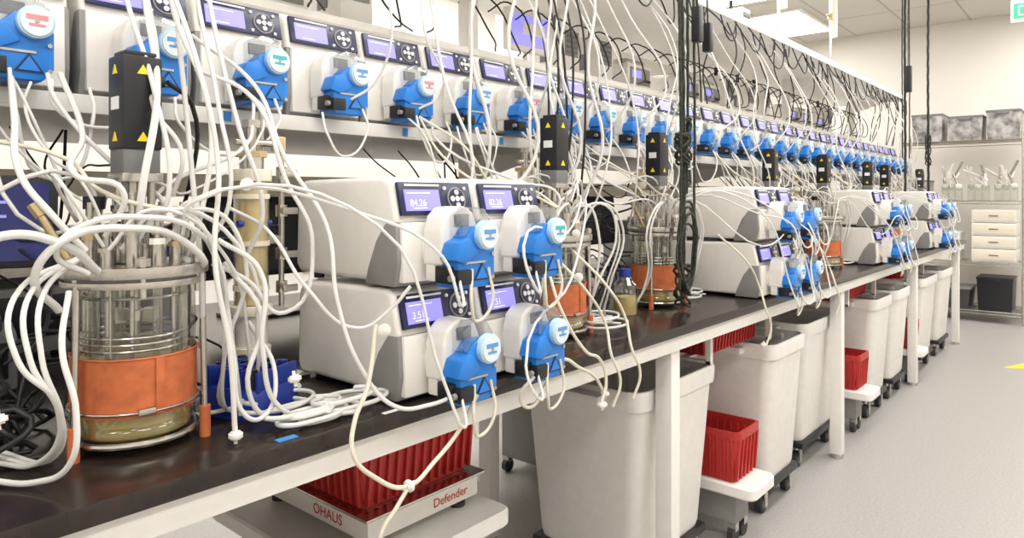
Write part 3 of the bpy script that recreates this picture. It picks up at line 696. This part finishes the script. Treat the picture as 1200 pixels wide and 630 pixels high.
C.append(([Vector((.33,1.6,1.28)),Vector((.30,1.4,1.2)),Vector((.28,1.3,1.05)),Vector((.26,1.3,.92))],.004))
for x in (.16,.20): C.append(([Vector((x,1.62,1.48)),Vector((x+.02,1.5,1.3)),Vector((x+.05,1.4,1.1)),Vector((x+.1,1.35,.92))],.0045))
curve('shelf_cabling',C,'cable')
C=[]
for k_ in range(26): C.append((wander((R(-.1,.3),1.5,BT+.01),(R(.15,.36),R(1.10,1.4),BT+.01),7,.10,sag=-.02),R(.003,.0045)))
curve('bench_cabling',C,'cable')
def rope(x,y,zb,zt=H,rad=.011,knots=()):
    S=[]
    for s in range(3):
        ph=s*2*math.pi/3; N=int((zt-zb)/.03)
        S.append(([Vector((x+rad*.6*math.cos(ph+i*.55)+.01*math.sin(i*.11),y+rad*.6*math.sin(ph+i*.55),zb+i*.03)) for i in range(N+1)],rad*.62))
        S[-1][0][-1].z=zt
    for (kz,kh,kw) in knots:
        S.append(([Vector((x+kw*math.cos(t*1.3)*(.6+.4*math.sin(t*.8)),y+kw*.7*math.sin(t*1.3),kz+kh*.5*math.sin(t*.47))) for t in range(30)],.0045))
    curve('hanging_cable_bundle',S,'rope',res=3,bres=2)
rope(2.17,1.10,BT+.02,knots=[(1.46,.10,.03),(1.00,.14,.035)],rad=.0065)
rope(2.24,1.12,1.30,knots=[(1.5,.14,.022)],rad=.0045); rope(2.11,1.08,1.0,rad=.004); rope(2.19,1.07,1.1,rad=.004)
S=[]
for q in range(4):
    w_,h_=R(.03,.05),R(.10,.16); cz=1.12+R(-.02,.02); ox=2.16+R(-.015,.015); oy=1.07+R(-.012,.012)
    S.append(([Vector((ox+w_*math.sin(t*math.pi/4)+.006*math.sin(3*t),oy+.01*math.cos(t*1.1),cz-h_*math.cos(t*math.pi/4)+.0)) for t in range(9)],.0042))
curve('hanging_cable_bundle',S,'rope')
rope(6.05,1.20,1.15,rad=.008); rope(6.2,1.2,1.6,rad=.004)
rope(6.95,1.20,1.1,knots=[(1.7,.25,.03)],rad=.009); rope(7.2,1.45,1.3,rad=.005)
b=MB(); b.box((2.20,1.06,1.88),(.035,.03,.12),'black',.005); b.box((2.28,1.06,1.85),(.03,.03,.10),'black',.005); b.cyl((2.20,1.06,1.94),(2.20,1.08,2.1),.005,'black'); b.cyl((2.28,1.06,1.90),(2.27,1.09,H),.003,'black'); b.cyl((2.20,1.08,2.1),(2.20,1.09,H),.003,'black')
b.box((6.05,1.18,2.2),(.05,.05,.2),'black',.005); b.cyl((6.05,1.18,2.3),(6.05,1.18,H),.003,'black'); b.obj('pendant_power_connector')
b=MB()
for p,ax in [((.245,1.06,1.02),(0,.3,1)),((.55,1.043,.925),(0,0,1)),((.70,1.02,.935),(.3,0,1)),((.64,1.02,1.0),(0,.3,1)),((.74,.925,.70),(0,0,1)),((.80,.92,.80),(1,0,.3)),((1.47,.955,.81),(.3,0,1)),((1.44,.945,.79),(0,0,1)),((1.53,1.0,.76),(0,0,1)),((2.53,.96,.76),(0,0,1)),((1.42,1.0,1.1),(-1,-1,.2)),((1.55,1.1,1.2),(-1,-1,0)),((.77,.95,1.07),(-1,-1,0)),((.60,1.1,1.32),(-1,-1,.3))]:
    disc(b,p,.011,ax)
b.obj('syringe_filter_set')
b=MB(); b.bb((.60,1.0,BT),(.635,1.015,BT+.001),'labelblue'); b.bb((.80,.985,BT),(.835,.995,BT+.001),'paper'); b.obj('bench_label')
b=MB()
for x in (4.75,5.9):
    b.cyl((x,1.7,TZ),(x,1.7,TZ+.8),.01,'steel'); b.box((x,1.7,TZ+.01),(.14,.14,.02),'steel',.003); b.cyl((x-.1,1.7,TZ+.5),(x+.1,1.7,TZ+.5),.008,'steel'); b.cyl((x+.08,1.7,TZ+.35),(x+.08,1.7,TZ+.65),.03,'white'); b.box((x,1.7,TZ+.5),(.04,.04,.05),'brass',.004)
b.obj('clamp_stand')

# ================================================================= WORLD + CAMERA
w=bpy.data.worlds.new('world'); scene.world=w; w.use_nodes=True
w.node_tree.nodes['Background'].inputs[0].default_value=(1,.97,.92,1); w.node_tree.nodes['Background'].inputs[1].default_value=0.5
cam=bpy.data.cameras.new('camera'); cam.lens=24.54; cam.sensor_width=36; cam.shift_y=-85/1200; cam.clip_start=0.02
co=bpy.data.objects.new('camera',cam); co.location=(0,0,1.3); co.rotation_euler=(math.pi/2,0,-math.radians(49.4)); COL.objects.link(co)
scene.camera=co
